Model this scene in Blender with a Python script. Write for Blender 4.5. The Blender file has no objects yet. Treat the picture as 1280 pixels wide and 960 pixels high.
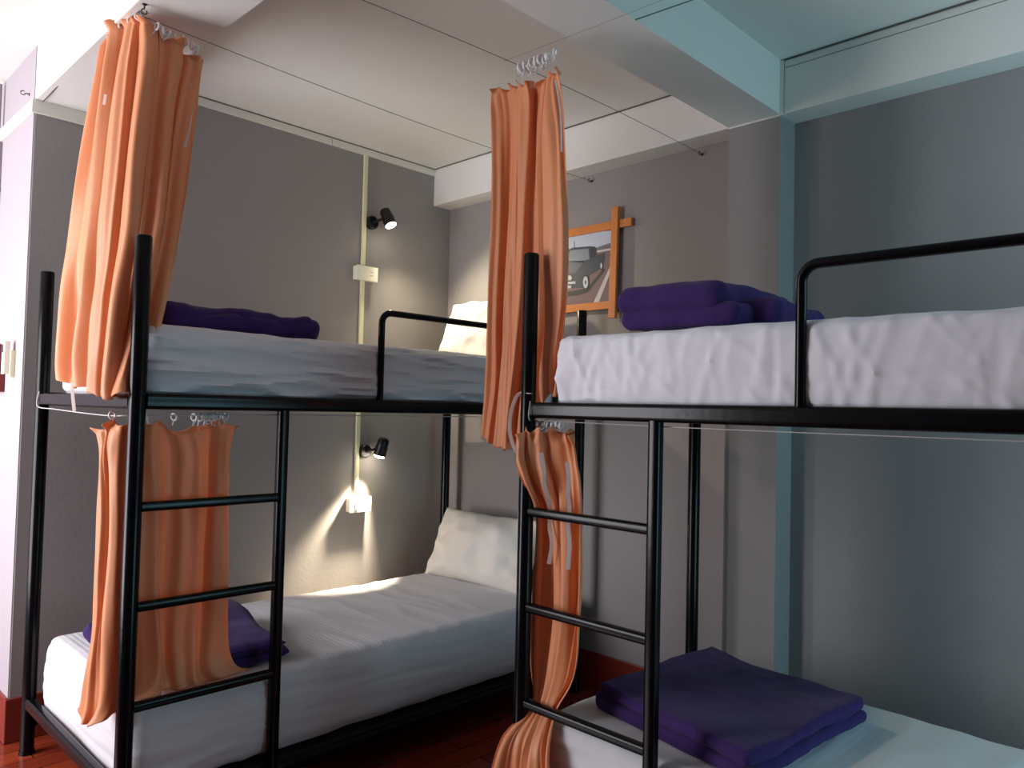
import bpy, bmesh, math, random
from mathutils import Vector, Matrix, noise
random.seed(7)
PI = math.pi
COL = bpy.context.scene.collection
sc = bpy.context.scene

# ------------------------------------------------------------------ camera
F_PX = 954.4652
CAM = Vector((-2.92399, -3.40876, 1.31354))
RT = Vector((0.69918854, -0.71454726, 0.02361346)); UP = Vector((-0.0400481, -0.0061677, 0.99917872)); FW = Vector((0.71381477, 0.69955998, 0.03292864))
cd = bpy.data.cameras.new('camera'); cam = bpy.data.objects.new('camera', cd); COL.objects.link(cam)
cd.sensor_width = 36.0; cd.lens = F_PX / 1280 * 36.0; cd.clip_start = 0.02
M = Matrix.Identity(4)
for i in range(3):
    M[i][0] = RT[i]; M[i][1] = UP[i]; M[i][2] = -FW[i]; M[i][3] = CAM[i]
cam.matrix_world = M
sc.camera = cam

def at(u, v, ax, val):
    """point of the plane axis=val that the photo shows at pixel (u, v)"""
    d = FW + RT * ((u - 640) / F_PX) - UP * ((v - 480) / F_PX)
    t = (val - CAM[ax]) / d[ax]
    return CAM + d * t

# ------------------------------------------------------------------ dimensions
XL, XR, YF, YB = -2.109, -0.109, -1.106, -0.144
HP = 1.791
XP, YL = -1.229, -1.819
RZ = (1.007, 0.721, 0.4365)
LW = 0.46
RT_Z, RB_Z = 1.336, 1.288
ZC, ZB, FX = 2.690, 2.477, -0.130
YP0, YP1 = -1.873, -2.090
XA = -2.143

# ------------------------------------------------------------------ materials
def lin(r, g, b):
    f = lambda c: ((c / 255 + .055) / 1.055) ** 2.4 if c > 10 else c / 255 / 12.92
    return (f(r), f(g), f(b), 1)
MATS = {}
def mat(name, rgb, rough=.6, metal=0, var=.06, nscale=6, bump=0, bscale=200, sheen=0, transl=0, spec=.5, emit=None, coat=0):
    m = bpy.data.materials.new(name); m.use_nodes = True
    nt = m.node_tree; n = nt.nodes; l = nt.links
    b = n['Principled BSDF']
    c = lin(*rgb)
    tc = n.new('ShaderNodeTexCoord')
    ns = n.new('ShaderNodeTexNoise'); ns.inputs['Scale'].default_value = nscale; ns.inputs['Detail'].default_value = 4
    l.new(tc.outputs['Object'], ns.inputs['Vector'])
    mx = n.new('ShaderNodeMix'); mx.data_type = 'RGBA'
    mx.inputs['A'].default_value = tuple(x * (1 - var) for x in c[:3]) + (1,)
    mx.inputs['B'].default_value = tuple(min(1, x * (1 + var)) for x in c[:3]) + (1,)
    l.new(ns.outputs['Fac'], mx.inputs['Factor']); l.new(mx.outputs['Result'], b.inputs['Base Color'])
    b.inputs['Roughness'].default_value = rough; b.inputs['Metallic'].default_value = metal
    b.inputs['Specular IOR Level'].default_value = spec
    b.inputs['Coat Weight'].default_value = coat; b.inputs['Coat Roughness'].default_value = .15
    if sheen:
        b.inputs['Sheen Weight'].default_value = sheen; b.inputs['Sheen Roughness'].default_value = .4
    if bump:
        n2 = n.new('ShaderNodeTexNoise'); n2.inputs['Scale'].default_value = bscale; n2.inputs['Detail'].default_value = 3
        l.new(tc.outputs['Object'], n2.inputs['Vector'])
        bp = n.new('ShaderNodeBump'); bp.inputs['Strength'].default_value = bump; bp.inputs['Distance'].default_value = .01
        l.new(n2.outputs['Fac'], bp.inputs['Height']); l.new(bp.outputs['Normal'], b.inputs['Normal'])
    if transl:
        tr = n.new('ShaderNodeBsdfTranslucent'); l.new(mx.outputs['Result'], tr.inputs['Color'])
        ms = n.new('ShaderNodeMixShader'); ms.inputs['Fac'].default_value = transl
        l.new(b.outputs['BSDF'], ms.inputs[1]); l.new(tr.outputs['BSDF'], ms.inputs[2])
        l.new(ms.outputs['Shader'], n['Material Output'].inputs['Surface'])
    if emit:
        b.inputs['Emission Color'].default_value = emit[0]; b.inputs['Emission Strength'].default_value = emit[1]
    MATS[name] = m
    return m
GREY = mat('grey_wall_paint', (146, 140, 139), .75, var=.05, nscale=2.5, bump=.08, bscale=60)
WHITE = mat('white_ceiling_paint', (222, 219, 214), .6, var=.03, nscale=1.5, bump=.04, bscale=30)
TRIMW = mat('white_trim_paint', (224, 220, 210), .45, var=.02)
SEAM = mat('dark_joint', (95, 90, 82), .9, var=.05)
COLW = mat('pale_column_paint', (164, 154, 160), .7, var=.03, nscale=2)
METAL = mat('black_gloss_metal', (7, 7, 11), .22, .0, var=.2, nscale=20, spec=.2, bump=.03, bscale=40)
PIPEM = mat('grey_pipe', (150, 145, 150), .5)
BASEB = mat('red_brown_baseboard', (120, 42, 30), .35, var=.12, nscale=5)
CURT = mat('orange_satin', (242, 168, 120), .45, var=.04, nscale=10, bump=.05, bscale=400, sheen=.1, transl=.3)
RIBB = mat('white_ribbon', (248, 240, 236), .5, transl=.45)
RING = mat('white_plastic', (232, 228, 228), .3)
FLEECE = mat('purple_fleece', (50, 22, 88), .95, var=.25, nscale=40, bump=.35, bscale=260, sheen=.06)
CREAM = mat('cream_plastic', (225, 218, 180), .45)
BOXW = mat('white_box_plastic', (236, 230, 214), .35)
SLOT = mat('dark_slot', (60, 55, 50), .6)
LAMPB = mat('black_lamp_metal', (22, 19, 18), .38, .3)
BULB = mat('lit_bulb', (255, 245, 225), .4, emit=((1, .90, .70, 1), 45))
LENS = mat('bulb_rim', (200, 195, 180), .3, .5)
WIRE = mat('steel_wire', (70, 66, 62), .4, .6)
CORD = mat('pale_cord', (190, 186, 184), .6)
WOOD = mat('varnished_pine', (205, 122, 48), .35, var=.18, nscale=12, coat=.3)
BOARD = mat('dark_plywood', (40, 30, 28), .8)
REDW = mat('dark_red_paint', (110, 25, 25), .5)
REMG = mat('grey_buttons', (70, 70, 78), .5)
GLASSF = mat('window_frame_paint', (200, 200, 196), .5)

def sheet_mat(name, rgb, stripes, ax=0, scl=(1, 1, 1), rot=(0, 0, 0), strength=.5):
    m = mat(name, rgb, .8, var=.02, nscale=3, bump=0, sheen=.05)
    nt = m.node_tree; n = nt.nodes; l = nt.links; b = n['Principled BSDF']
    tc = n['Texture Coordinate']
    w = n.new('ShaderNodeTexWave'); w.wave_type = 'BANDS'; w.bands_direction = 'X' if ax == 0 else 'Y'
    w.inputs['Scale'].default_value = 16; w.inputs['Distortion'].default_value = .6; w.inputs['Detail'].default_value = 1
    l.new(tc.outputs['Object'], w.inputs['Vector'])
    mp = n.new('ShaderNodeMapping'); mp.inputs['Scale'].default_value = scl; mp.inputs['Rotation'].default_value = rot
    l.new(tc.outputs['Object'], mp.inputs['Vector'])
    ns = n.new('ShaderNodeTexNoise'); ns.noise_type = 'RIDGED_MULTIFRACTAL'; ns.inputs['Scale'].default_value = 2.6; ns.inputs['Detail'].default_value = 3.5; ns.inputs['Distortion'].default_value = .5
    l.new(mp.outputs['Vector'], ns.inputs['Vector'])
    nh = n.new('ShaderNodeMath'); nh.operation = 'MULTIPLY'; nh.inputs[1].default_value = .55; l.new(ns.outputs['Fac'], nh.inputs[0])
    sx = n.new('ShaderNodeSeparateXYZ'); l.new(tc.outputs['Normal'], sx.inputs[0])
    mm = n.new('ShaderNodeMath'); mm.operation = 'MULTIPLY'; mm.use_clamp = True
    l.new(w.outputs['Fac'], mm.inputs[0]); l.new(sx.outputs['Z'], mm.inputs[1])
    ma = n.new('ShaderNodeMath'); ma.operation = 'MULTIPLY_ADD'; ma.inputs[1].default_value = stripes
    l.new(mm.outputs['Value'], ma.inputs[0]); l.new(nh.outputs['Value'], ma.inputs[2])
    bp = n.new('ShaderNodeBump'); bp.inputs['Strength'].default_value = strength; bp.inputs['Distance'].default_value = .026
    l.new(ma.outputs['Value'], bp.inputs['Height']); l.new(bp.outputs['Normal'], b.inputs['Normal'])
    return m
SHEET = sheet_mat('white_cotton_sheet', (212, 208, 214), 0, 0, (.7, 1.5, 6), (.0, .12, 0), .8)
SHEETR = sheet_mat('white_wrinkled_sheet', (222, 222, 230), 0, 0, (2, 4.5, 1.6), (.5, 0, 0), .65)
SHEETS = sheet_mat('striped_cotton_sheet', (212, 208, 212), .07, 0, (.8, 1.5, 4), (0, 0, .4), .35)
SHEETY = sheet_mat('striped_cotton_sheet_right', (206, 206, 210), .02, 1, (1.5, 1, 3), (0, 0, .4), .35)
PILLOW = sheet_mat('white_pillowcase', (222, 214, 204), 0, 0, (3, 4, 3), (0, 0, .6), .5)

def floor_mat():
    m = mat('red_brown_floorboards', (140, 58, 34), .22, var=.1, nscale=3, coat=.3)
    nt = m.node_tree; n = nt.nodes; l = nt.links; b = n['Principled BSDF']
    tc = n['Texture Coordinate']
    br = n.new('ShaderNodeTexBrick'); br.inputs['Scale'].default_value = 1.0
    br.inputs['Brick Width'].default_value = .6; br.inputs['Row Height'].default_value = .1; br.inputs['Mortar Size'].default_value = .002
    br.inputs['Color1'].default_value = lin(150, 62, 36); br.inputs['Color2'].default_value = lin(118, 42, 26); br.inputs['Mortar'].default_value = lin(50, 20, 14)
    l.new(tc.outputs['Object'], br.inputs['Vector'])
    ns = n.new('ShaderNodeTexNoise'); ns.inputs['Scale'].default_value = 8
    mp = n.new('ShaderNodeMapping'); mp.inputs['Scale'].default_value = (1, 9, 1)
    l.new(tc.outputs['Object'], mp.inputs['Vector']); l.new(mp.outputs['Vector'], ns.inputs['Vector'])
    mx = n.new('ShaderNodeMix'); mx.data_type = 'RGBA'; mx.blend_type = 'OVERLAY'; mx.inputs['Factor'].default_value = .35
    l.new(br.outputs['Color'], mx.inputs['A']); l.new(ns.outputs['Fac'], mx.inputs['B']); l.new(mx.outputs['Result'], b.inputs['Base Color'])
    return m
FLOOR = floor_mat()

# ------------------------------------------------------------------ helpers
def link(name, bm, m, parent=None, smooth=True, bevel=0, loc=None):
    me = bpy.data.meshes.new(name)
    bmesh.ops.recalc_face_normals(bm, faces=bm.faces)
    bm.to_mesh(me); bm.free()
    for x in (m if isinstance(m, (list, tuple)) else [m]): me.materials.append(x)
    o = bpy.data.objects.new(name, me); COL.objects.link(o)
    for p in me.polygons: p.use_smooth = smooth
    if smooth:
        try: me.set_sharp_from_angle(angle=math.radians(40))
        except Exception: pass
    if bevel:
        md = o.modifiers.new('bevel', 'BEVEL'); md.width = bevel; md.segments = 2; md.limit_method = 'ANGLE'
    if parent: o.parent = parent; 
    return o
def tag(o, label=None, cat=None, group=None, kind=None):
    if label: o['label'] = label
    if cat: o['category'] = cat
    if group: o['group'] = group
    if kind: o['kind'] = kind
    return o
def empty(name, loc, rz=0):
    o = bpy.data.objects.new(name, None); COL.objects.link(o); o.empty_display_size = .05
    o.location = loc; o.rotation_euler = (0, 0, rz); return o
def adopt(o, par):
    """parent o (world-space mesh) to an unrotated/rotated empty without moving it"""
    pm = Matrix.Translation(par.location) @ par.rotation_euler.to_matrix().to_4x4()
    o.parent = par; o.matrix_parent_inverse = pm.inverted(); return o
def box(bm, x0, x1, y0, y1, z0, z1, mi=0):
    vs = [bm.verts.new((x, y, z)) for x in (x0, x1) for y in (y0, y1) for z in (z0, z1)]
    fs = []
    for idx in ((0, 1, 3, 2), (4, 6, 7, 5), (0, 4, 5, 1), (2, 3, 7, 6), (0, 2, 6, 4), (1, 5, 7, 3)):
        f = bm.faces.new([vs[i] for i in idx]); f.material_index = mi; fs.append(f)
    return fs
def tube(bm, pts, r, seg=12, caps=True, mi=0):
    pts = [Vector(p) for p in pts]; rings = []
    up = None
    for i, p in enumerate(pts):
        t = (pts[min(i + 1, len(pts) - 1)] - pts[max(i - 1, 0)]).normalized()
        if up is None:
            up = Vector((0, 0, 1)) if abs(t.z) < .9 else Vector((1, 0, 0))
        a = (up - t * up.dot(t)).normalized(); up = a; b = t.cross(a)
        rr = r[i] if isinstance(r, (list, tuple)) else r
        rings.append([bm.verts.new(p + a * rr * math.cos(2 * PI * k / seg) + b * rr * math.sin(2 * PI * k / seg)) for k in range(seg)])
    for i in range(len(rings) - 1):
        for k in range(seg):
            bm.faces.new((rings[i][k], rings[i][(k + 1) % seg], rings[i + 1][(k + 1) % seg], rings[i + 1][k])).material_index = mi
    if caps:
        bm.faces.new(rings[0][::-1]).material_index = mi; bm.faces.new(rings[-1]).material_index = mi
def ribbon(bm, pts, w, wdir, th=.0008):
    pts = [Vector(p) for p in pts]; wd = Vector(wdir).normalized()
    rows = []
    for i, p in enumerate(pts):
        t = (pts[min(i + 1, len(pts) - 1)] - pts[max(i - 1, 0)]).normalized()
        a = (wd - t * wd.dot(t)).normalized(); nrm = t.cross(a)
        rows.append([bm.verts.new(p + a * s * w / 2 + nrm * q * th) for s, q in ((-1, -1), (1, -1), (1, 1), (-1, 1))])
    for i in range(len(rows) - 1):
        for k in range(4): bm.faces.new((rows[i][k], rows[i][(k + 1) % 4], rows[i + 1][(k + 1) % 4], rows[i + 1][k]))
    bm.faces.new(rows[0][::-1]); bm.faces.new(rows[-1])
def catmull(ps, n):
    """resample list of vectors by Catmull-Rom to n points"""
    ps = [Vector(p) for p in ps]; out = []; m = len(ps) - 1
    for i in range(n):
        t = i / (n - 1) * m; k = min(int(t), m - 1); f = t - k
        p0 = ps[max(k - 1, 0)]; p1 = ps[k]; p2 = ps[k + 1]; p3 = ps[min(k + 2, m)]
        out.append(.5 * ((2 * p1) + (p2 - p0) * f + (2 * p0 - 5 * p1 + 4 * p2 - p3) * f * f + (3 * p1 - p0 - 3 * p2 + p3) * f ** 3))
    return out
def nz(p, s, seed=0):
    return noise.noise(Vector((p[0] * s[0] + seed, p[1] * s[1] + seed * .7, p[2] * s[2] - seed)))
def soft_box(x0, x1, y0, y1, z0, z1, r, disp, res=.02, edge_n=4):
    """rounded box whose surface is displaced by disp(point, normal) -> offset"""
    lo = Vector((x0, y0, z0)); hi = Vector((x1, y1, z1)); bm = bmesh.new()
    def ticks(a, b):
        t = [a + r * (1 - math.tan(PI / 4 * (1 - i / edge_n))) for i in range(edge_n)]
        n = max(2, int((b - a - 2 * r) / res)); t += [a + r + (b - a - 2 * r) * i / n for i in range(n + 1)]
        t += [b - r * (1 - math.tan(PI / 4 * (1 - i / edge_n))) for i in range(edge_n)][::-1]
        return t
    T = [ticks(lo[i], hi[i]) for i in range(3)]
    cache = {}
    def vert(p):
        key = tuple(round(c, 5) for c in p)
        if key in cache: return cache[key]
        q = Vector([min(max(p[i], lo[i] + r), hi[i] - r) for i in range(3)])
        d = Vector(p) - q
        nrm = d.normalized() if d.length > 1e-9 else Vector((0, 0, 1))
        P = q + nrm * r
        off = disp(P, nrm)
        P = P + (off if isinstance(off, Vector) else nrm * off)
        v = bm.verts.new(P); cache[key] = v; return v
    for ax in range(3):
        a, b = [i for i in range(3) if i != ax]
        for side in (lo[ax], hi[ax]):
            g = []
            for ta in T[a]:
                row = []
                for tb in T[b]:
                    p = [0, 0, 0]; p[ax] = side; p[a] = ta; p[b] = tb; row.append(vert(p))
                g.append(row)
            for i in range(len(g) - 1):
                for j in range(len(g[0]) - 1):
                    try: bm.faces.new((g[i][j], g[i + 1][j], g[i + 1][j + 1], g[i][j + 1]))
                    except ValueError: pass
    return bm

# ------------------------------------------------------------------ setting
def struct(name, bm, m, bevel=0, smooth=False):
    o = link(name, bm, m, None, smooth, bevel); o['kind'] = 'structure'; return o
def sbox(name, m, *bs, bevel=0):
    bm = bmesh.new()
    for b in bs: box(bm, *b)
    return struct(name, bm, m, bevel)
RX0, RY0, RY1 = -3.9, -4.15, 1.25
sbox('floor', FLOOR, (RX0 - .1, .1, RY0 - .1, RY1 + .1, -.1, 0))
sbox('ceiling', WHITE, (RX0 - .1, .1, RY0 - .1, RY1 + .1, ZC, ZC + .1))
sbox('wall_left', GREY, (XA + .004, .1, 0, .12, 0, ZC))
sbox('wall_right', GREY, (0, .12, RY0, 0, 0, ZC))
sbox('wall_column', COLW, (XA - .001, XA + .12, .004, RY1, 0, ZC))
sbox('pilaster', GREY, (FX, 0, YP1, YP0, 0, ZB))
# far side of the room, with the windows that let the daylight in
WY0, WY1, WZ0, WZ1 = -.75, 1.0, .35, 2.35       # window in the wall on the left
sbox('wall_far', GREY, (RX0 - .12, RX0, RY0, WY0, 0, ZC), (RX0 - .12, RX0, WY1, RY1, 0, ZC), (RX0 - .12, RX0, WY0, WY1, 0, WZ0), (RX0 - .12, RX0, WY0, WY1, WZ1, ZC))
VX0, VX1, VZ0, VZ1 = -1.1, -.10, .35, 2.25      # window in the wall behind the camera
sbox('wall_back', GREY, (RX0, VX0, RY0 - .12, RY0, 0, ZC), (VX1, .1, RY0 - .12, RY0, 0, ZC), (VX0, VX1, RY0 - .12, RY0, 0, VZ0), (VX0, VX1, RY0 - .12, RY0, VZ1, ZC))
sbox('wall_end', COLW, (RX0, XA, RY1, RY1 + .12, 0, ZC))
def win_frame(name, ax, pos, a0, a1, z0, z1):
    bm = bmesh.new(); t = .05
    def b(p0, p1, q0, q1):
        if ax == 0: box(bm, pos - .05, pos, p0, p1, q0, q1)
        else: box(bm, p0, p1, pos - .05, pos, q0, q1)
    b(a0, a1, z0, z0 + t); b(a0, a1, z1 - t, z1)
    n = 3
    for i in range(n + 1):
        c = a0 + (a1 - a0 - t) * i / n; b(c, c + t, z0 + t, z1 - t)
    o = link(name, bm, GLASSF, smooth=False, bevel=.004); o['kind'] = 'structure'; return o
win_frame('window_1', 0, RX0 - .03, WY0, WY1, WZ0, WZ1)
win_frame('window_2', 1, RY0 - .03, VX0, VX1, VZ0, VZ1)

# beams: along the left wall end (y), along x over the right bed, and against the right wall
sbox('trim_1', WHITE, (XA, -1.892, RY0, 0, ZB, ZC), bevel=.004)
bm = bmesh.new(); box(bm, -1.892, FX, YP1, YP0, ZB, ZC)
p, q = Vector((-1.092, YP1 - .0006, 2.478)), Vector((-.74, YP1 - .0006, 2.688))
tube(bm, [p, q], .0016, 6, mi=1)
struct('trim_2', bm, [WHITE, SEAM])
sbox('trim_3', WHITE, (FX, 0, RY0, 0, ZB, ZC), bevel=.003)
# dark joints and battens
bm = bmesh.new()
box(bm, -1.892, FX, -.006, -.002, ZC - .005, ZC - .001)
box(bm, FX - .005, FX - .001, YP0, -.006, ZC - .005, ZC - .001)
box(bm, FX - .005, FX - .001, RY0, YP1, ZC - .007, ZC - .001)
struct('trim_4', bm, SEAM)
bm = bmesh.new()
box(bm, -1.892, FX, -.012, 0, ZC - .042, ZC - .006)          # batten on top of the left wall
box(bm, XA - .012, -1.86, -.012, .0, 2.424, ZB)               # batten under the beam
box(bm, XA - .012, XA, .0, .62, 2.424, ZB)
struct('trim_5', bm, TRIMW, .002)
bm = bmesh.new()
box(bm, FX - .007, FX, YP1 - .016, YP1, ZB - .004, ZC - .004)   # upright batten at the beam corner
box(bm, FX - .005, FX, YP1, YP0, ZB - .006, ZB + .003)
struct('trim_6', bm, TRIMW, .002)
bm = bmesh.new()
box(bm, FX - .0015, FX, RY0, YP1 - .02, ZC - .036, ZC - .0345)
box(bm, FX - .0068, FX - .006, YP1 - .0175, YP1 - .0155, ZB, ZC - .004)
box(bm, -.82, -.818, -.0125, -.011, ZC - .04, ZC - .01)
struct('trim_7', bm, SEAM)
def bboard(name, *bs):
    bm = bmesh.new()
    for b in bs: box(bm, *b)
    return struct(name, bm, BASEB, .004)
bboard('baseboard_left', (XA - .012, 0, -.012, 0, 0, .168))
bboard('baseboard_right', (-.012, 0, YP0, -.012, 0, .168), (-.012, 0, RY0, YP1, 0, .168), (FX - .012, 0, YP1 - .012, YP0 + .012, 0, .168))
bboard('baseboard_column', (XA - .012, XA, 0, RY1, 0, .17))

# ------------------------------------------------------------------ bunk beds
def bar(bm, x0, x1, y0, y1, z0, z1, r=.012):
    """rounded rectangular tube along its longest axis"""
    d = (x1 - x0, y1 - y0, z1 - z0); ax = d.index(max(d))
    o = [i for i in range(3) if i != ax]; lo = (x0, y0, z0); hi = (x1, y1, z1)
    sec = []
    for cx, cy, a0 in ((hi[o[0]] - r, hi[o[1]] - r, 0), (lo[o[0]] + r, hi[o[1]] - r, 90), (lo[o[0]] + r, lo[o[1]] + r, 180), (hi[o[0]] - r, lo[o[1]] + r, 270)):
        for k in range(5):
            a = math.radians(a0 + k * 22.5); sec.append((cx + r * math.cos(a), cy + r * math.sin(a)))
    rings = []
    for e in (lo[ax], hi[ax]):
        ring = []
        for a, b in sec:
            p = [0, 0, 0]; p[ax] = e; p[o[0]] = a; p[o[1]] = b; ring.append(bm.verts.new(p))
        rings.append(ring)
    n = len(sec)
    for k in range(n): bm.faces.new((rings[0][k], rings[0][(k + 1) % n], rings[1][(k + 1) % n], rings[1][k]))
    bm.faces.new(rings[0]); bm.faces.new(rings[1])
L, W = 2.0, .962
def make_bunk():
    root = empty('bunk_bed', (0, 0, 0))
    for (x, y) in ((0, 0), (0, W), (L, 0), (L, W)):
        bm = bmesh.new()
        tube(bm, [(x, y, .012), (x, y, HP - .006), (x, y, HP - .001)], [.0235, .0235, .021], 20)
        po = link('post', bm, METAL, root)
        bm = bmesh.new(); tube(bm, [(x, y, 0), (x, y, .014)], [.027, .0255], 20); link('foot', bm, METAL, po)
    r = .022
    for y in (0, W):
        bm = bmesh.new(); bar(bm, r, L - r, y - .02, y + .02, RB_Z, RT_Z); link('side_rail', bm, METAL, root)
        bm = bmesh.new(); bar(bm, r, L - r, y - .018, y + .018, .098, .140); link('side_rail', bm, METAL, root)
    for x in (0, L):
        bm = bmesh.new(); bar(bm, x - .02, x + .02, r, W - r, RB_Z, RT_Z - .003); link('end_rail', bm, METAL, root)
        bm = bmesh.new(); bar(bm, x - .018, x + .018, r, W - r, .165, .208); link('end_rail', bm, METAL, root)
    for z0, z1 in ((RB_Z + .012, RB_Z + .03), (.12, .138)):
        bm = bmesh.new(); box(bm, .02, L - .02, .018, W - .018, z0, z1); link('base_board', bm, BOARD, root, False)
    # ladder between the front left post and an upright
    lad = bmesh.new(); bar(lad, LW - .0175, LW + .0175, -.0175, .0175, 0, RB_Z + .004, .011)
    lo = link('ladder', lad, METAL, root)
    for z in RZ:
        bm = bmesh.new(); bar(bm, .02, LW - .014, -.014, .014, z - .014, z + .014, .009); link('rung', bm, METAL, lo)
    # guard rail: bent tube
    gx, ge, gz, rr = .845, 1.82, 1.658, .04
    pts = [(gx, 0, RT_Z - .005), (gx, 0, gz - rr)]
    pts += [(gx + rr - rr * math.cos(a), 0, gz - rr + rr * math.sin(a)) for a in [PI / 2 * k / 6 for k in range(1, 7)]]
    pts += [(ge - rr + rr * math.sin(a), 0, gz - rr + rr * math.cos(a)) for a in [PI / 2 * k / 6 for k in range(0, 7)]]
    pts += [(ge, 0, RT_Z - .005)]
    bm = bmesh.new(); tube(bm, pts, .0125, 12); link('guard_rail', bm, METAL, root)
    return root
def copy_tree(o, parent=None):
    c = o.copy(); COL.objects.link(c); c.parent = parent
    for ch in list(o.children): copy_tree(ch, c)
    return c
b1 = make_bunk(); b2 = copy_tree(b1)
b1.location = (XL, YF, 0); b2.location = (XP, YL, 0); b2.rotation_euler = (0, 0, -PI / 2)
tag(b1, 'black metal bunk bed along the left wall with two lit reading lamps', 'bunk bed', 'black metal bunk beds')
tag(b2, 'black metal bunk bed along the right wall nearest the camera', 'bunk bed', 'black metal bunk beds')

# ------------------------------------------------------------------ mattresses
def mattress(x0, x1, y0, y1, z0, z1, m, label, seed, face, amp=.006, r=.045, vert=0, ncr=60, slope=(0, .12), clen=(.15, .6), cd_=.006):
    """face: axis whose low side is the wrinkled front"""
    rn = random.Random(seed * 13); fa = 0 if face == 1 else 1
    A0, A1 = (x0, x1) if face == 1 else (y0, y1)
    CR = []                                     # tension creases on the front of the sheet
    for _ in range(ncr):
        ca = rn.uniform(A0, A1); cz = rn.uniform(z0 + .01, z1 - .02); an = rn.gauss(*slope); ln = rn.uniform(*clen)
        CR.append((ca, cz, math.cos(an), math.sin(an), ln, rn.uniform(.005, .010), rn.uniform(.4, 1.0) * cd_, rn.uniform(0, 6)))
    def creases(a, z):
        h = 0
        for ca, cz, c_, s_, ln, wd, dp, ph in CR:
            du = (a - ca) * c_ + (z - cz) * s_
            if abs(du) > ln / 2: continue
            dv = -(a - ca) * s_ + (z - cz) * c_ - .006 * math.sin(du * 9 + ph)
            if abs(dv) > 3 * wd: continue
            h += dp * math.exp(-(dv / wd) ** 2) * (1 - (2 * du / ln) ** 2)
        return h
    def disp(P, n):
        o = amp * .5 * nz(P, (3, 3, 5), seed)
        a, b = (0, 1) if face == 1 else (1, 0)
        if abs(n[2]) < .7:
            s = [0, 0, 0]
            s[a] = 2.0; s[b] = 1; s[2] = 26
            w1 = 1 - 2 * abs(nz((P[0] + .3 * P[2], P[1] + .3 * P[2], P[2] + .05 * P[a]), s, seed + 3))
            s[a] = 22; s[2] = 3.5
            w2 = 1 - 2 * abs(nz((P[0] + .35 * P[2], P[1] + .35 * P[2], P[2]), s, seed + 5))
            o += amp * ((1 - vert) * w1 * .9 + vert * w2 * .9) + .004 * nz(P, (5, 5, 8), seed + 9)
            if n[face] < -.3: o += creases(P[fa], P[2])
            h = (P[2] - z0) / (z1 - z0)
            o += .012 * math.sin(PI * min(1, max(0, h))) - .004
        else:
            s = [9, 9, 9]; s[b] = 3
            o += .0035 * (1 - 2 * abs(nz(P, s, seed + 1))) + .006 * nz(P, (1.6, 1.6, 1), seed + 2)
        return o
    bm = soft_box(x0, x1, y0, y1, z0, z1, r, disp, .0095)
    o = link('mattress', bm, m)
    return tag(o, label, 'mattress', 'mattresses under white sheets')
mattress(-2.080, -.135, YF + .022, YB - .06, .160, .435, SHEETS, 'white sheeted lower mattress of the left bunk under the glowing lower lamp', 1, 1, amp=.004, ncr=26, clen=(.3, .9), cd_=.004)
mattress(-2.083, -.135, YF + .022, YB - .13, RT_Z - .016, 1.537, SHEET, 'white sheeted upper mattress of the left bunk', 2, 1, amp=.008, vert=.10, ncr=70, slope=(-.03, .07), clen=(.2, .9), cd_=.010)
mattress(XP + .022, XP + .90, YL - 1.97, YL - .035, .160, .400, SHEETY, 'white striped lower mattress of the right bunk with bluish light on it', 3, 0, amp=.004, ncr=30)
mattress(XP + .012, XP + .90, YL - 1.97, YL - .100, RT_Z - .016, 1.535, SHEETR, 'bright white wrinkled upper mattress of the right bunk', 4, 0, amp=.007, r=.03, vert=.5, ncr=85, slope=(1.2, .4), clen=(.12, .30), cd_=.0045)

# ------------------------------------------------------------------ pillows
def pillow(loc, rot, w, h, t, label, seed):
    bm = bmesh.new(); n = 44
    g = {}
    for s in (1, -1):
        for i in range(n + 1):
            for j in range(n + 1):
                u = -1 + 2 * i / n; v = -1 + 2 * j / n
                edge = i in (0, n) or j in (0, n)
                if edge and s == -1: g[(s, i, j)] = g[(1, i, j)]; continue
                k = 1 - .05 * (1 - u * u) * abs(v) ** 3; k2 = 1 - .07 * (1 - v * v) * abs(u) ** 3
                th = t * .5 * ((1 - abs(u) ** 2.6) * (1 - abs(v) ** 2.6)) ** .55
                p = Vector((u * w / 2 * k2, v * h / 2 * k, s * th))
                cr = .014 * (1 - 2 * abs(nz(p, (7, 9, 2), seed + s))) + .012 * nz(p, (14, 12, 3), seed + 2)
                p.z += s * cr * (0 if edge else 1) + .012 * nz((p.x, p.y, 0), (5, 5, 1), seed)
                g[(s, i, j)] = bm.verts.new(p)
    for s in (1, -1):
        for i in range(n):
            for j in range(n):
                q = (g[(s, i, j)], g[(s, i + 1, j)], g[(s, i + 1, j + 1)], g[(s, i, j + 1)])
                bm.faces.new(q if s == 1 else q[::-1])
    o = link('pillow', bm, PILLOW); o.location = loc; o.rotation_euler = rot
    return tag(o, label, 'pillow', 'white pillows on the left bunk')
# local x -> world y (width), local y -> up, leaning against the right wall
def lean(a, yaw=0): # local x along -y world; local y up tilted back towards +x by a from horizontal
    X = Vector((0, -1, 0)); Y = Vector((math.cos(a), 0, math.sin(a))); Z = X.cross(Y)
    m = Matrix((X, Y, Z)).transposed()
    return (Matrix.Rotation(yaw, 3, 'Z') @ m).to_euler()
pillow((-.195, -.52, 1.712), lean(math.radians(70)), .62, .365, .14, 'white pillow propped upright on the upper left bunk beside the curtain', 11)
pillow((-.225, -.585, .602), lean(math.radians(66), .06), .70, .37, .17, 'beige shaded white pillow propped at the end of the lower left bunk', 12)

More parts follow.
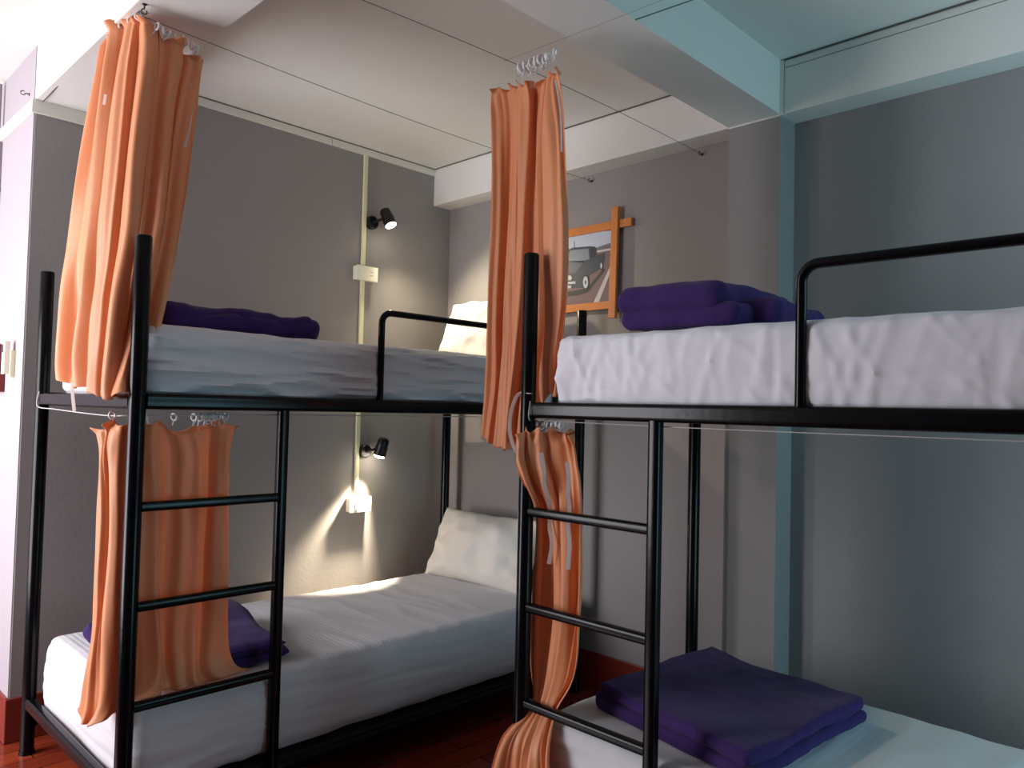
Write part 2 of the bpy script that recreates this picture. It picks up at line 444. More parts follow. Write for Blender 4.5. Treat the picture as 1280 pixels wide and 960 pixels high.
# ------------------------------------------------------------------ folded blankets
def sweep_blanket(path, half_w, h, frame, seed, n=90, lump=.008, taper=None):
    """path in (a,z); width along b. frame(a,b,z)->world. section: stadium"""
    pts = catmull([Vector((p[0], p[1], 0)) for p in path], n)
    bm = bmesh.new(); rings = []
    m = 30
    for i, p in enumerate(pts):
        t = (pts[min(i + 1, n - 1)] - pts[max(i - 1, 0)]).normalized(); nn = Vector((-t.y, t.x, 0))
        sc_ = 1 if 1 < i < n - 2 else (.75 if i in (1, n - 2) else .35)
        ring = []
        hw = half_w * (1 + .05 * math.sin(i * .21 + seed))
        sh = .012 * math.sin(i * .13 + seed * 2)
        top = []
        for k in range(m + 1):
            s = -1 + 2 * k / m; hh = h * sc_ * (1 - abs(s) ** 10) ** .5
            top.append((s * hw + sh, hh))
        sec = top + [(a, -b_) for a, b_ in top[1:-1][::-1]]
        for a, b_ in sec:
            q = p + nn * b_
            P = Vector((q.x, a, q.y))
            P.z += lump * nz(P, (6, 6, 3), seed) 
            P.x += lump * nz(P, (4, 8, 9), seed + 4); P.z += .3 * lump * nz(P, (22, 22, 10), seed + 7)
            ring.append(bm.verts.new(frame(P.x, P.y, P.z)))
        rings.append(ring)
    k_ = len(rings[0])
    for i in range(n - 1):
        for k in range(k_): bm.faces.new((rings[i][k], rings[i][(k + 1) % k_], rings[i + 1][(k + 1) % k_], rings[i + 1][k]))
    bm.faces.new(rings[0]); bm.faces.new(rings[-1])
    return bm
BG = 'dark purple fleece blankets'
# upper right: thick soft fold lying along y
z0 = 1.545
def puff(parts, seed, amp, f=1):
    """soft overlapping folds of one thick blanket: (x0,x1,y0,y1,z0,z1,r)"""
    out = bmesh.new()
    for k, (x0, x1, y0, y1, z0_, z1__, r) in enumerate(parts):
        sd = seed + k * 3.7; x0, x1, y0, y1 = x0 * f, x1 * f, y0 * f, y1 * f
        zz = parts[0][4]
        def disp(P, n):
            o = n * (amp * 1.6 * nz(P, (7, 7, 9), sd) + amp * .5 * nz(P, (24, 20, 24), sd))
            o += Vector((amp * nz(P, (3, 9, 12), sd + 2), amp * nz(P, (9, 3, 12), sd + 3), amp * 1.6 * nz(P, (5, 5, 1), seed) * min(1, (P.z - zz) / .05)))
            return o
        b_ = soft_box(x0, x1, y0, y1, z0_, z1__, r, disp, .012, 5)
        me = bpy.data.meshes.new('fold'); b_.to_mesh(me); b_.free(); out.from_mesh(me); bpy.data.meshes.remove(me)
    return out
bm = puff([(-1.145, -.72, -2.46, -2.085, z0, z0 + .064, .031), (-1.152, -.71, -2.42, -2.068, z0 + .040, z0 + .124, .038), (-1.06, -.74, -2.53, -2.36, z0, z0 + .074, .034)], 3.1, .007)
tag(link('blanket', bm, FLEECE), 'dark purple folded fleece blanket on the upper right mattress', 'blanket', BG)
z1_ = 1.540
bm = puff([(-1.985, -1.430, -.98, -.60, z1_, z1_ + .070, .034), (-1.990, -1.70, -.97, -.62, z1_ + .025, z1_ + .092, .033), (-1.76, -1.45, -.97, -.61, z1_ + .026, z1_ + .088, .030)], 5.3, .010)
tag(link('blanket', bm, FLEECE), 'dark purple folded fleece blanket on the upper left mattress beside the tall orange curtain', 'blanket', BG)
# lower right: big flat square of two layers
z2_ = .406
bm = puff([(0, 1.0, 0, 1.0, z2_, z2_ + .036, .017), (.012, 1.0, .01, .985, z2_ + .033, z2_ + .070, .018)], 8.2, .005, .63)
CA, CB, CC, CD = [Vector(p) for p in ((-1.035, -1.945, 0), (-.425, -1.985, 0), (-.515, -2.57, 0), (-1.15, -2.515, 0))]
for v in bm.verts:
    u, w_ = v.co.x / .63, v.co.y / .63
    q = CA.lerp(CB, u).lerp(CD.lerp(CC, u), w_); v.co = Vector((q.x, q.y, v.co.z + .010 * math.exp(-((w_ / .12) ** 2)) * min(1, (v.co.z - z2_) / .04)))
tag(link('blanket', bm, FLEECE), 'dark purple fleece blanket folded flat and square on the lower right mattress', 'blanket', BG)
# lower left: slab behind the curtain
z3_ = .440
path = [(.52, .020), (.34, .020), (.16, .020), (.02, .026), (-.02, .045), (.02, .066), (.16, .080), (.34, .074), (.52, .056)]
bm = sweep_blanket(path, .235, .020, lambda a, b, z: Vector((-1.765 + b - .02, -.50 - a, z3_ + z + .035 * max(0, 1 - a / .3) * min(1, z / .05))), 6.4, lump=.010)
tag(link('blanket', bm, FLEECE), 'dark purple folded blanket half hidden behind the curtain on the lower left mattress', 'blanket', BG)

# ------------------------------------------------------------------ curtains
def curtain_cloth(levels, nf, amp, seed, nu=220, nv=80, ruffle=.016, hemwave=.006):
    """levels: list of lists of (x,y,z); same count per level; first level is the top"""
    rows = [catmull(l, nu) for l in levels]
    bm = bmesh.new(); grid = []
    cols = [catmull([rows[k][i] for k in range(len(rows))], nv) for i in range(nu)]
    rnd = random.Random(seed)
    ph = [rnd.uniform(0, 6.28) for _ in range(6)]
    for j in range(nv):
        v = j / (nv - 1); row = []
        A = amp * (0.55 + .6 * v) if v > .04 else amp * (.95 - v * 8)
        for i in range(nu):
            u = i / (nu - 1); p = cols[i][j].copy()
            t = (cols[min(i + 1, nu - 1)][j] - cols[max(i - 1, 0)][j]); t.z = 0
            t = t.normalized() if t.length > 1e-9 else Vector((1, 0, 0)); n = Vector((-t.y, t.x, 0))
            w = u + .018 * math.sin(3.1 * v + ph[0]) + .075 * noise.noise(Vector((u * 2.6, v * 2.0, seed))) + .025 * noise.noise(Vector((u * 7, v * 4.5, seed + 8)))
            s = math.sin(2 * PI * nf * w + ph[1]) + .45 * math.sin(2 * PI * nf * 1.73 * w + ph[2] + 1.3 * v) + .25 * math.sin(2 * PI * nf * 3.1 * w + ph[3] - v)
            s = math.copysign(abs(s) ** .85, s)
            env = .85 + .85 * noise.noise(Vector((u * 5 + 3, v * 2.2, seed + 2)))
            p += n * A * s * env
            p += t * A * .45 * math.cos(2 * PI * nf * w + ph[1] + .6)
            # diagonal pulls
            p += n * .012 * noise.noise(Vector((u * 6 + v * 2.5, v * 4, seed + 5)))
            if v < .06:
                k = 1 - v / .06; p += n * ruffle * k * math.sin(2 * PI * nf * 1.6 * u + ph[4]); p.z += ruffle * (abs(math.sin(PI * nf * 1.3 * u + ph[5])) - .7) * -1.1 * k
            if j == nv - 1: p.z += hemwave * math.sin(2 * PI * nf * 1.5 * u)
            row.append(bm.verts.new(p))
        grid.append(row)
    for j in range(nv - 1):
        for i in range(nu - 1): bm.faces.new((grid[j][i], grid[j][i + 1], grid[j + 1][i + 1], grid[j + 1][i]))
    return bm, [[v.co.copy() for v in r] for r in grid]
def ring_mesh():
    bm = bmesh.new(); pts = [(.0105 * math.cos(a), 0, .0105 * math.sin(a)) for a in [2 * PI * k / 16 for k in range(17)]]
    tube(bm, pts, .0033, 6, False)
    tube(bm, [(0, 0, -.0105), (.002, .001, -.019), (0, .004, -.027), (-.002, .006, -.024)], .0020, 6)
    me = bpy.data.meshes.new('ring'); bm.to_mesh(me); bm.free(); me.materials.append(RING)
    for p in me.polygons: p.use_smooth = True
    return me
RM = ring_mesh()
def curtain(levels, nf, amp, seed, label, rings, base, **k):
    root = empty('curtain', base)
    bm, g = curtain_cloth(levels, nf, amp, seed, **k)
    o = adopt(link('cloth', bm, CURT), root)
    md = o.modifiers.new('thick', 'SOLIDIFY'); md.thickness = .0014; md.offset = 0
    rnd = random.Random(seed)
    for p, r in rings:
        q = bpy.data.objects.new('ring', RM); COL.objects.link(q)
        q.location = p; q.rotation_euler = (rnd.uniform(-.3, .3), rnd.uniform(-.5, .5), r + rnd.uniform(-.5, .5))
        q.parent = root; q.matrix_parent_inverse = Matrix.Translation(root.location).inverted()
    return tag(root, label, 'curtain', 'orange bunk curtains'), g
def rings_on(a, b, n, rot, jit=.004, seed=1, bunch=None):
    a = Vector(a); b = Vector(b); rnd = random.Random(seed); out = []
    for i in range(n):
        t = (i + .5) / n if not bunch else bunch[i]
        out.append((a.lerp(b, t) + Vector((rnd.uniform(-1, 1), rnd.uniform(-1, 1), rnd.uniform(-1, 1))) * jit, rot))
    return out
def tie(root, pts, w=.009, wdir=(.7, -.7, 0), name='tie_ribbon', m=None):
    bm = bmesh.new(); ribbon(bm, catmull(pts, 20), w, wdir)
    o = adopt(link(name, bm, m or RIBB), root); o['label'] = 'white tie ribbon'; return o

# 1: upper left
rg = rings_on((-2.12, -.80, 2.475), (-2.118, -1.05, 2.462), 4, 0, seed=2) + rings_on((-2.09, -1.07, 2.43), (-1.95, -1.068, 2.40), 8, PI / 2, seed=3)
LV1 = [
    [(-2.125, -.76, 2.462), (-2.13, -.86, 2.475), (-2.125, -.97, 2.470), (-2.10, -1.05, 2.44), (-2.03, -1.065, 2.405), (-1.94, -1.05, 2.375)],
    [(-2.135, -.74, 2.32), (-2.14, -.86, 2.32), (-2.135, -.97, 2.32), (-2.10, -1.045, 2.31), (-2.04, -1.055, 2.29), (-1.952, -1.045, 2.28)],
    [(-2.15, -.61, 1.90), (-2.155, -.78, 1.90), (-2.15, -.94, 1.90), (-2.115, -1.035, 1.90), (-2.05, -1.045, 1.90), (-1.99, -1.04, 1.90)],
    [(-2.155, -.57, 1.60), (-2.16, -.75, 1.60), (-2.16, -.92, 1.60), (-2.14, -1.03, 1.60), (-2.09, -1.045, 1.60), (-2.035, -1.045, 1.60)],
    [(-2.16, -.56, 1.372), (-2.165, -.74, 1.355), (-2.168, -.91, 1.335), (-2.165, -1.03, 1.318), (-2.15, -1.055, 1.33), (-2.09, -1.06, 1.345)]]
c1, g1 = curtain(LV1, 5, .024, 21, 'orange curtain hanging from the ceiling wire at the left end of the upper left bunk', rg, (-2.12, -1.03, 1.33), nu=300, nv=110)
tie(c1, [at(238, 105, 1, -1.05), at(240, 130, 1, -1.05), at(236, 160, 1, -1.05), at(231, 184, 1, -1.05)])
tie(c1, [at(90, 478, 0, -2.185), at(91, 495, 0, -2.185), at(93, 514, 0, -2.185)], .010)
tie(c1, [at(132, 118, 0, -2.17), at(130, 131, 0, -2.17)], .008)

# 2: upper right, gathered behind the near post of the right bunk
rg = rings_on((-1.23, -1.745, 2.385), (-1.23, -1.86, 2.388), 22, 0, seed=5, jit=.006) + [(Vector((-1.23, -1.872, 2.388)), 0), (Vector((-1.23, -1.897, 2.392)), 0)]
LV2 = [
    [(-1.19, -1.595, 2.372), (-1.19, -1.67, 2.365), (-1.20, -1.735, 2.352), (-1.19, -1.80, 2.335), (-1.20, -1.845, 2.345), (-1.205, -1.893, 2.350)],
    [(-1.18, -1.585, 2.28), (-1.17, -1.66, 2.28), (-1.20, -1.72, 2.28), (-1.165, -1.78, 2.28), (-1.20, -1.84, 2.28), (-1.20, -1.90, 2.28)],
    [(-1.19, -1.600, 2.00), (-1.17, -1.66, 2.00), (-1.20, -1.72, 2.00), (-1.165, -1.78, 2.00), (-1.195, -1.84, 2.00), (-1.195, -1.925, 2.00)],
    [(-1.19, -1.600, 1.65), (-1.17, -1.66, 1.65), (-1.195, -1.72, 1.65), (-1.165, -1.78, 1.65), (-1.180, -1.84, 1.65), (-1.18, -1.915, 1.65)],
    [(-1.19, -1.590, 1.38), (-1.17, -1.65, 1.38), (-1.195, -1.71, 1.38), (-1.185, -1.765, 1.39), (-1.170, -1.84, 1.44), (-1.17, -1.890, 1.45)],
    [(-1.19, -1.580, 1.215), (-1.18, -1.635, 1.195), (-1.195, -1.695, 1.185), (-1.190, -1.755, 1.20), (-1.165, -1.845, 1.352), (-1.165, -1.880, 1.352)]]
c2, g2 = curtain(LV2, 5, .013, 34, 'orange curtain hanging from white rings near the ceiling at the upper right bunk post', rg, (-1.19, -1.72, 1.2), nu=280, nv=120)
tie(c2, [at(664, 492, 0, -1.245), at(649, 492, 0, -1.245), at(640, 510, 0, -1.245), at(637, 535, 0, -1.245), at(641, 555, 0, -1.245), at(649, 569, 0, -1.245)], .011)
tie(c2, [at(694, 100, 0, -1.225), at(698, 120, 0, -1.225), at(701, 145, 0, -1.225), at(702, 190, 0, -1.225)], .006)
# 3: lower left
rg = [(Vector((-2.14, -1.0, 1.268)), .4), (Vector((-2.10, -1.05, 1.265)), .8), (Vector((-2.065, -1.06, 1.266)), PI / 2), (Vector((-1.985, -1.06, 1.266)), PI / 2)] + rings_on((-1.93, -1.06, 1.266), (-1.82, -1.06, 1.266), 11, PI / 2, seed=6, jit=.003)
LV3 = [
    [(-2.15, -.955, 1.215), (-2.16, -1.01, 1.240), (-2.12, -1.055, 1.245), (-2.05, -1.06, 1.248), (-1.96, -1.06, 1.225), (-1.88, -1.06, 1.246), (-1.785, -1.055, 1.244)],
    [(-2.15, -.965, 1.15), (-2.16, -1.01, 1.15), (-2.12, -1.05, 1.15), (-2.05, -1.055, 1.15), (-1.96, -1.055, 1.15), (-1.88, -1.055, 1.15), (-1.805, -1.055, 1.15)],
    [(-2.150, -.965, .95), (-2.155, -1.01, .95), (-2.12, -1.05, .95), (-2.05, -1.055, .95), (-1.96, -1.055, .95), (-1.88, -1.055, .95), (-1.80, -1.055, .95)],
    [(-2.150, -.955, .65), (-2.16, -1.00, .65), (-2.13, -1.05, .65), (-2.05, -1.055, .65), (-1.96, -1.055, .65), (-1.88, -1.055, .65), (-1.80, -1.055, .65)],
    [(-2.155, -.925, .46), (-2.165, -.98, .45), (-2.14, -1.05, .46), (-2.05, -1.06, .49), (-1.96, -1.06, .49), (-1.87, -1.06, .49), (-1.775, -1.055, .49)],
    [(-2.160, -.915, .402), (-2.17, -.97, .372), (-2.15, -1.045, .40), (-2.06, -1.07, .447), (-1.96, -1.075, .447), (-1.86, -1.07, .447), (-1.72, -1.06, .450)]]
c3, g3 = curtain(LV3, 4.5, .015, 47, 'orange curtain behind the ladder of the lower left bunk draped onto its mattress', rg, (-2.05, -1.06, .45), nu=260, nv=110)

# 4: lower right, pinched behind the lowest rung
rg = rings_on((-1.19, -1.82, 1.272), (-1.19, -1.93, 1.270), 9, 0, seed=8, jit=.004)
LV4 = [
    [(-1.262, -1.815, 1.225), (-1.268, -1.840, 1.25), (-1.245, -1.86, 1.25), (-1.22, -1.89, 1.25), (-1.19, -1.935, 1.25), (-1.185, -1.960, 1.245)],
    [(-1.266, -1.808, 1.17), (-1.270, -1.835, 1.17), (-1.245, -1.86, 1.17), (-1.22, -1.89, 1.17), (-1.18, -1.94, 1.17), (-1.185, -1.985, 1.17)],
    [(-1.260, -1.828, 1.10), (-1.258, -1.85, 1.10), (-1.235, -1.87, 1.10), (-1.21, -1.91, 1.10), (-1.17, -1.95, 1.10), (-1.18, -2.000, 1.10)],
    [(-1.185, -1.828, .99), (-1.20, -1.85, .99), (-1.175, -1.88, .99), (-1.195, -1.92, .99), (-1.165, -1.96, .99), (-1.18, -2.005, .99)],
    [(-1.165, -1.805, .75), (-1.19, -1.84, .75), (-1.155, -1.88, .75), (-1.19, -1.93, .75), (-1.165, -1.97, .75), (-1.18, -2.005, .75)],
    [(-1.175, -1.800, .55), (-1.19, -1.84, .55), (-1.165, -1.87, .55), (-1.19, -1.91, .55), (-1.17, -1.95, .55), (-1.18, -1.990, .55)],
    [(-1.205, -1.835, .430), (-1.205, -1.85, .43), (-1.195, -1.87, .43), (-1.205, -1.89, .43), (-1.195, -1.91, .43), (-1.20, -1.935, .43)],
    [(-1.285, -1.795, .340), (-1.290, -1.83, .34), (-1.265, -1.87, .34), (-1.270, -1.90, .34), (-1.265, -1.93, .34), (-1.265, -1.965, .34)],
    [(-1.310, -1.760, .200), (-1.32, -1.82, .20), (-1.28, -1.87, .20), (-1.31, -1.92, .20), (-1.28, -1.965, .20), (-1.29, -2.01, .20)],
    [(-1.33, -1.72, .06), (-1.35, -1.80, .06), (-1.31, -1.87, .06), (-1.34, -1.93, .06), (-1.30, -1.98, .06), (-1.31, -2.05, .06)]]
c4, g4 = curtain(LV4, 3.6, .012, 58, 'orange curtain bunched behind the ladder of the lower right bunk', rg, (-1.2, -1.88, .06), nu=220, nv=130)
tie(c4, [at(676, 566, 0, -1.282), at(680, 588, 0, -1.280), at(680, 605, 0, -1.270), at(685, 622, 0, -1.250), at(688, 640, 0, -1.209), at(687, 660, 0, -1.209), at(690, 680, 0, -1.209), at(686, 705, 0, -1.209)], .012)
tie(c4, [at(709, 578, 0, -1.245), at(711, 598, 0, -1.245), at(710, 618, 0, -1.235), at(712, 636, 0, -1.209), at(710, 655, 0, -1.209), at(712, 680, 0, -1.209), at(710, 712, 0, -1.209)], .012)

# ------------------------------------------------------------------ wires, cords and hooks
def wire(name, pts, r, m, label, cat, group=None):
    bm = bmesh.new(); tube(bm, pts, r, 6); o = link(name, bm, m)
    return tag(o, label, cat, group)
def sag(a, b, s, n=24):
    a = Vector(a); b = Vector(b); return [a.lerp(b, i / n) + Vector((0, 0, -s * math.sin(PI * i / n))) for i in range(n + 1)]
WG = 'curtain wires under the ceiling'
wire('curtain_wire', sag((-2.118, -1.072, 2.44), (-.012, -1.062, 2.446), .02), .0011, WIRE, 'thin steel curtain wire from the tall left curtain to the right wall above the picture', 'wire', WG)
wire('curtain_wire', sag((-1.99, -1.675, 2.40), (-.012, -1.675, 2.446), -.025), .0011, WIRE, 'thin steel curtain wire crossing the ceiling to the right wall near the pilaster', 'wire', WG)
wire('curtain_wire', [(-2.118, -1.072, 2.44), (-2.12, -1.03, 2.473), (-2.12, -.80, 2.486), (-2.12, -.5, 2.49), (-2.12, -.02, 2.47)], .0016, WIRE, 'thin wire holding the tall left curtain along the white beam', 'wire', WG)
wire('curtain_wire', sag((-1.23, -1.678, 2.432), (-1.23, -4.14, 2.5), .05), .0004, WIRE, 'fine wire carrying the bunched white rings of the upper right curtain', 'wire', WG)
CG = 'pale cords under the bed rails'
adopt(wire('cord', catmull([(XL - .022, -.19, RB_Z + .05), (XL - .026, -.19, RB_Z - .004), (XL - .024, -.4, RB_Z - .012), (XL - .024, -.75, RB_Z - .02), (XL - .02, -.98, RB_Z - .022), (-2.06, -1.06, RB_Z - .018), (-1.5, -1.065, RB_Z - .012), (-.8, -1.065, RB_Z - .01), (-.14, -1.065, RB_Z - .012)], 60), .0018, CORD, None, None), b1)
adopt(wire('cord', catmull([(XP - .024, YL - .03, RT_Z + .003), (XP - .027, YL - .03, RB_Z - .002), (XP + .01, YL - .04, RB_Z - .006), (XP + .03, YL - .3, RB_Z - .010), (XP - .0, YL - .8, RB_Z - .012), (XP - .0, YL - 1.9, RB_Z - .012)], 60), .0014, CORD, None, None), b2)
def hook(p, nrm, label):
    bm = bmesh.new(); p = Vector(p); nrm = Vector(nrm)
    side = nrm.cross(Vector((0, 0, 1))) if abs(nrm.z) < .5 else Vector((1, 0, 0))
    tube(bm, [p - nrm * .004, p + nrm * .014], .0022, 8)
    c = p + nrm * .022
    tube(bm, [c + nrm * .008 * math.cos(a) + Vector((0, 0, 1)) * .008 * math.sin(a) if abs(nrm.z) < .5 else c + nrm * .008 * math.cos(a) + side * .008 * math.sin(a) for a in [PI + 5.4 * k / 12 for k in range(13)]], .0018, 6)
    tube(bm, [p, p + nrm * .0015], .007, 12)
    return tag(link('wall_hook', bm, WIRE), label, 'hook', 'small steel hooks')
hook((0, -1.062, 2.446), (-1, 0, 0), 'small steel hook on the right wall above the wooden picture frame')
hook((0, -1.675, 2.446), (-1, 0, 0), 'small steel hook on the right wall just left of the pilaster')
hook((-2.122, -1.075, ZB), (0, 0, -1), 'small steel hook under the white beam above the tall left curtain')
hook((XA - .001, .082, 2.52), (-1, 0, 0), 'small hook on the pale column beside the left wall')

# ------------------------------------------------------------------ trunking, sockets and lamps
bm = bmesh.new()
bar(bm, -.619, -.594, -.013, -.0005, 2.06, ZC - .043, .003); bar(bm, -.619, -.594, -.013, -.0005, .86, 1.98, .003)
tag(link('cable_trunking', bm, CREAM), 'cream plastic cable trunking running down the left wall', 'cable trunking')
def outlet(cx, cz, label):
    root = empty('wall_socket', (cx, 0, cz))
    bm = bmesh.new(); bar(bm, -.062, .062, -.038, -.0005, -.036, .036, .004); link('back_box', bm, BOXW, root)
    bm = bmesh.new(); bar(bm, -.066, .066, -.043, -.038, -.039, .039, .002); fp = link('face_plate', bm, BOXW, root)
    bm = bmesh.new(); bar(bm, -.034, -.016, -.0465, -.042, -.022, .022, .002); link('switch', bm, BOXW, fp)
    bm = bmesh.new()
    for dz in (-.009, .009):
        box(bm, .018, .026, -.0436, -.0425, dz - .0016, dz + .0016); box(bm, .030, .036, -.0436, -.0425, dz - .0016, dz + .0016)
    link('socket_slot', bm, SLOT, fp, False)
    return tag(root, label, 'socket', 'white socket boxes')
outlet(-.600, 2.012, 'white switch and socket box on the left wall above the upper mattress')
outlet(-.600, .795, 'white switch and socket box glowing under the lower reading lamp')
def lamp(cx, cz, hd, label):
    """hd: direction the lamp head points to"""
    root = empty('wall_spotlight', (cx, 0, cz))
    bm = bmesh.new(); tube(bm, [(0, -.001, 0), (0, -.022, 0), (0, -.028, 0)], [.036, .036, .030], 24); link('base', bm, LAMPB, root)
    J = Vector((.016, -.088, .012))
    bm = bmesh.new(); tube(bm, [(0, -.026, 0), (.008, -.058, .006), tuple(J)], .008, 10)
    tube(bm, [J - Vector((0, .012, 0)), J + Vector((0, .012, 0))], .010, 12); link('arm', bm, LAMPB, root)
    d = Vector(hd).normalized()
    c = J + Vector((.030, -.006, .004)) - d * .01
    bm = bmesh.new()
    prof = [(-.050, .012), (-.046, .024), (-.036, .030), (-.006, .030), (-.004, .033), (.046, .033), (.048, .030), (.040, .028), (.030, .026), (.028, .002)]
    tube(bm, [c + d * a for a, r in prof], [r for a, r in prof], 26); link('lamp_head', bm, LAMPB, root)
    bm = bmesh.new(); prof = [(.026, .004), (.036, .025), (.046, .029), (.053, .027), (.058, .016), (.060, .002)]
    tube(bm, [c + d * a for a, r in prof], [r for a, r in prof], 24); b = link('bulb', bm, BULB, root)
    tag(root, label, 'wall lamp', 'black reading lamps')
    return Vector((cx, 0, cz)) + c + d * .075, d
L1p, L1d = lamp(-.560, 2.295, (.16, -.42, -.88), 'black reading spotlight with bright bulb on the upper left wall')
L2p, L2d = lamp(-.562, 1.072, (-.20, .16, -.97), 'black reading spotlight low on the left wall shining down at the lower mattress')

# ------------------------------------------------------------------ picture
root = empty('framed_picture', (0, -.95, 2.0))
PX = -.022
def wbar(pts, name='frame_bar'):
    bm = bmesh.new(); n = len(pts)
    f = [bm.verts.new(p) for p in pts]; bb = [bm.verts.new((p[0] + .016, p[1], p[2])) for p in pts]
    bm.faces.new(f); bm.faces.new(bb[::-1])
    for i in range(n): bm.faces.new((f[i], f[(i + 1) % n], bb[(i + 1) % n], bb[i]))
    o = link(name, bm, WOOD, smooth=False, bevel=.002); return adopt(o, root)
def rect(y0, z0, y1, z1, x): return [(x, y0, z0), (x, y1, z0), (x, y1, z1), (x, y0, z1)]
TP = lambda y: 2.205 + .02 * (y + 1.2)
bm = None
wbar([(PX, -.62, 2.183), (PX, -1.318, 2.183), (PX, -1.318, 2.222), (PX, -.62, 2.222)])      # top
wbar([(PX, -.62, 1.802), (PX, -1.235, 1.802), (PX, -1.235, 1.840), (PX, -.62, 1.840)])     # bottom
wbar([(PX - .012, -1.203, 1.755), (PX - .012, -1.243, 1.755), (PX - .012, -1.250, 2.285), (PX - .012, -1.212, 2.285)])
wbar([(PX - .012, -.655, 1.755), (PX - .012, -.695, 1.755), (PX - .012, -.690, 2.285), (PX - .012, -.652, 2.285)])
def pm(name, rgb, rough=.35): return mat(name, rgb, rough, var=.03, nscale=40, coat=.2)
PCOL = [pm('print_road', (112, 84, 90)), pm('print_sky', (186, 194, 212)), pm('print_car_dark', (42, 48, 66)), pm('print_car_mid', (78, 86, 104)),
        pm('print_glass', (120, 130, 144)), pm('print_chrome', (188, 192, 204)), pm('print_line', (196, 188, 186)), pm('print_hills', (98, 102, 122)), pm('print_black', (18, 20, 28))]
bm = bmesh.new()
def cp(cx, cy, lay):
    p = at(660 + cx / 5.335, 240 + cy / 5.335, 0, -.012); return Vector((-.0125 - .0004 * lay, p.y, p.z))
def poly(pts, mi, lay):
    f = bm.faces.new([bm.verts.new(cp(x, y, lay)) for x, y in pts]); f.material_index = mi
def disc(cx, cy, rx, ry, mi, lay): poly([(cx + rx * math.cos(a), cy + ry * math.sin(a)) for a in [2 * PI * k / 18 for k in range(18)]], mi, lay)
# backing sheet
box(bm, -.0125, -.008, -1.225, -.66, 1.825, 2.20, 0)
poly([(0, 300), (590, 255), (590, 335), (460, 372), (0, 450)], 1, 1)
poly([(455, 372), (590, 325), (590, 350), (460, 385)], 7, 2)
poly([(0, 440), (250, 400), (250, 425), (0, 470)], 7, 2)
poly([(455, 392), (590, 368), (590, 382), (460, 405)], 6, 2)
poly([(425, 765), (560, 470), (572, 480), (462, 765)], 6, 2)
poly([(308, 330), (313, 330), (314, 370), (308, 372)], 7, 3)
# classic dark car seen from its front corner
poly([(60, 690), (330, 655), (395, 640), (505, 510), (515, 520), (400, 668), (330, 690), (70, 715)], 8, 2)
poly([(40, 545), (200, 470), (370, 455), (510, 405), (512, 440), (500, 500), (405, 560), (385, 640), (322, 640), (60, 650), (40, 620)], 2, 3)
poly([(60, 540), (215, 468), (375, 462), (320, 540), (200, 556)], 3, 4)
poly([(235, 465), (268, 385), (300, 372), (410, 362), (450, 365), (460, 395), (458, 432), (380, 470)], 2, 4)
poly([(250, 462), (282, 390), (405, 378), (412, 448), (375, 458)], 4, 5)
poly([(418, 375), (442, 372), (452, 430), (422, 446)], 8, 5)
poly([(70, 562), (300, 552), (300, 596), (75, 606)], 8, 5)
disc(280, 573, 15, 17, 5, 6); disc(242, 576, 12, 14, 4, 6); disc(100, 586, 16, 17, 5, 6); disc(135, 584, 12, 14, 4, 6)
poly([(60, 612), (318, 596), (320, 612), (60, 630)], 5, 6)
poly([(240, 628), (290, 624), (290, 642), (240, 646)], 5, 6)
disc(385, 603, 24, 52, 8, 5); disc(386, 603, 17, 40, 5, 6); disc(386, 603, 6, 14, 3, 7)
disc(491, 492, 11, 28, 8, 5); disc(491, 492, 7, 19, 5, 6)
adopt(link('photo_print', bm, PCOL, smooth=False), root)['label'] = 'photograph of a dark classic car on a road'
tag(root, 'rustic wooden picture frame with crossed corners and a photo of a dark car', 'picture')

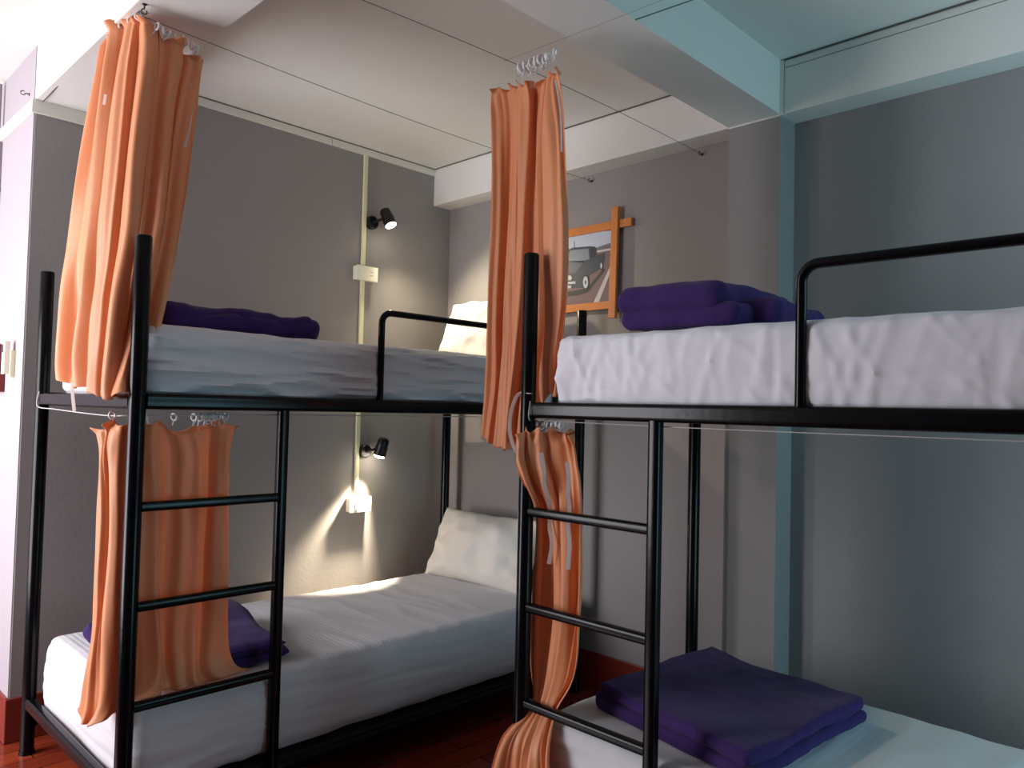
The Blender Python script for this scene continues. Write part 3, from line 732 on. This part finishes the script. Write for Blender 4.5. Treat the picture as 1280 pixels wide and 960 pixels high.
# ------------------------------------------------------------------ things on the pale column at far left
root = empty('remote_holder', (XA, .135, 1.46))
bm = bmesh.new(); bar(bm, XA - .020, XA, .112, .160, 1.395, 1.500, .004); adopt(link('holder', bm, CREAM), root)
bm = bmesh.new(); bar(bm, XA - .040, XA - .019, .118, .154, 1.405, 1.535, .004); rm = adopt(link('remote_control', bm, BOXW), root)
bm = bmesh.new(); box(bm, XA - .042, XA - .0395, .126, .146, 1.49, 1.522); adopt(link('screen', bm, REMG, smooth=False), root)
tag(root, 'white remote control in a cream wall holder on the pale column', 'remote control')
bm = bmesh.new(); bar(bm, XA - .03, XA - .0005, .262, .42, 1.335, 1.53, .005)
bar(bm, XA - .036, XA - .03, .275, .405, 1.35, 1.515, .003)
tag(link('wall_box', bm, REDW), 'dark red wall box at the left edge of the picture', 'box')
bm = bmesh.new(); tube(bm, [(XA - .014, .50, .17), (XA - .014, .50, 2.42)], .010, 10); tube(bm, [(XA - .022, .49, 2.48), (XA - .022, .49, 2.67)], .010, 10)
for z in (.6, 1.4, 2.2): tube(bm, [(XA - .014, .50, z), (XA - .014, .50, z + .02)], .014, 10)
tag(link('wall_pipe', bm, PIPEM), 'thin grey pipe up the pale column at far left', 'pipe')

# ------------------------------------------------------------------ light
def light(name, typ, loc, power, color, **k):
    ld = bpy.data.lights.new(name, typ); ld.energy = power; ld.color = color
    for a, b in k.items():
        if a not in ('dir',): setattr(ld, a, b)
    o = bpy.data.objects.new(name, ld); COL.objects.link(o); o.location = loc
    if 'dir' in k: o.rotation_euler = Vector(k['dir']).to_track_quat('-Z', 'Y').to_euler()
    return o
# daylight through the window on the left and the bluish one behind the camera
light('daylight_left', 'AREA', (RX0 - .2, (WY0 + WY1) / 2, (WZ0 + WZ1) / 2), 145, (.95, .95, 1), shape='RECTANGLE', size=WY1 - WY0, size_y=WZ1 - WZ0, dir=(1, 0, 0))
light('daylight_back', 'AREA', ((VX0 + VX1) / 2, RY0 - .2, (VZ0 + VZ1) / 2), 33, (.36, .84, 1), shape='RECTANGLE', size=VX1 - VX0, size_y=VZ1 - VZ0, dir=(0, 1, 0))
light('lamp_upper', 'SPOT', L1p, 52, (1, .88, .60), spot_size=math.radians(128), spot_blend=1, shadow_soft_size=.02, dir=(.26, -.50, -.80))
light('lamp_lower', 'SPOT', L2p, 260, (1, .87, .60), spot_size=math.radians(60), spot_blend=1, shadow_soft_size=.02, dir=(-.19, .02, -.56))
w = bpy.data.worlds.new('world'); sc.world = w; w.use_nodes = True
bg = w.node_tree.nodes['Background']; bg.inputs['Color'].default_value = (.85, .92, 1, 1); bg.inputs['Strength'].default_value = .5
sc.view_settings.view_transform = 'Standard'; sc.view_settings.look = 'None'; sc.view_settings.gamma = 1; sc.view_settings.use_curve_mapping = False
sc.view_settings.exposure = 0
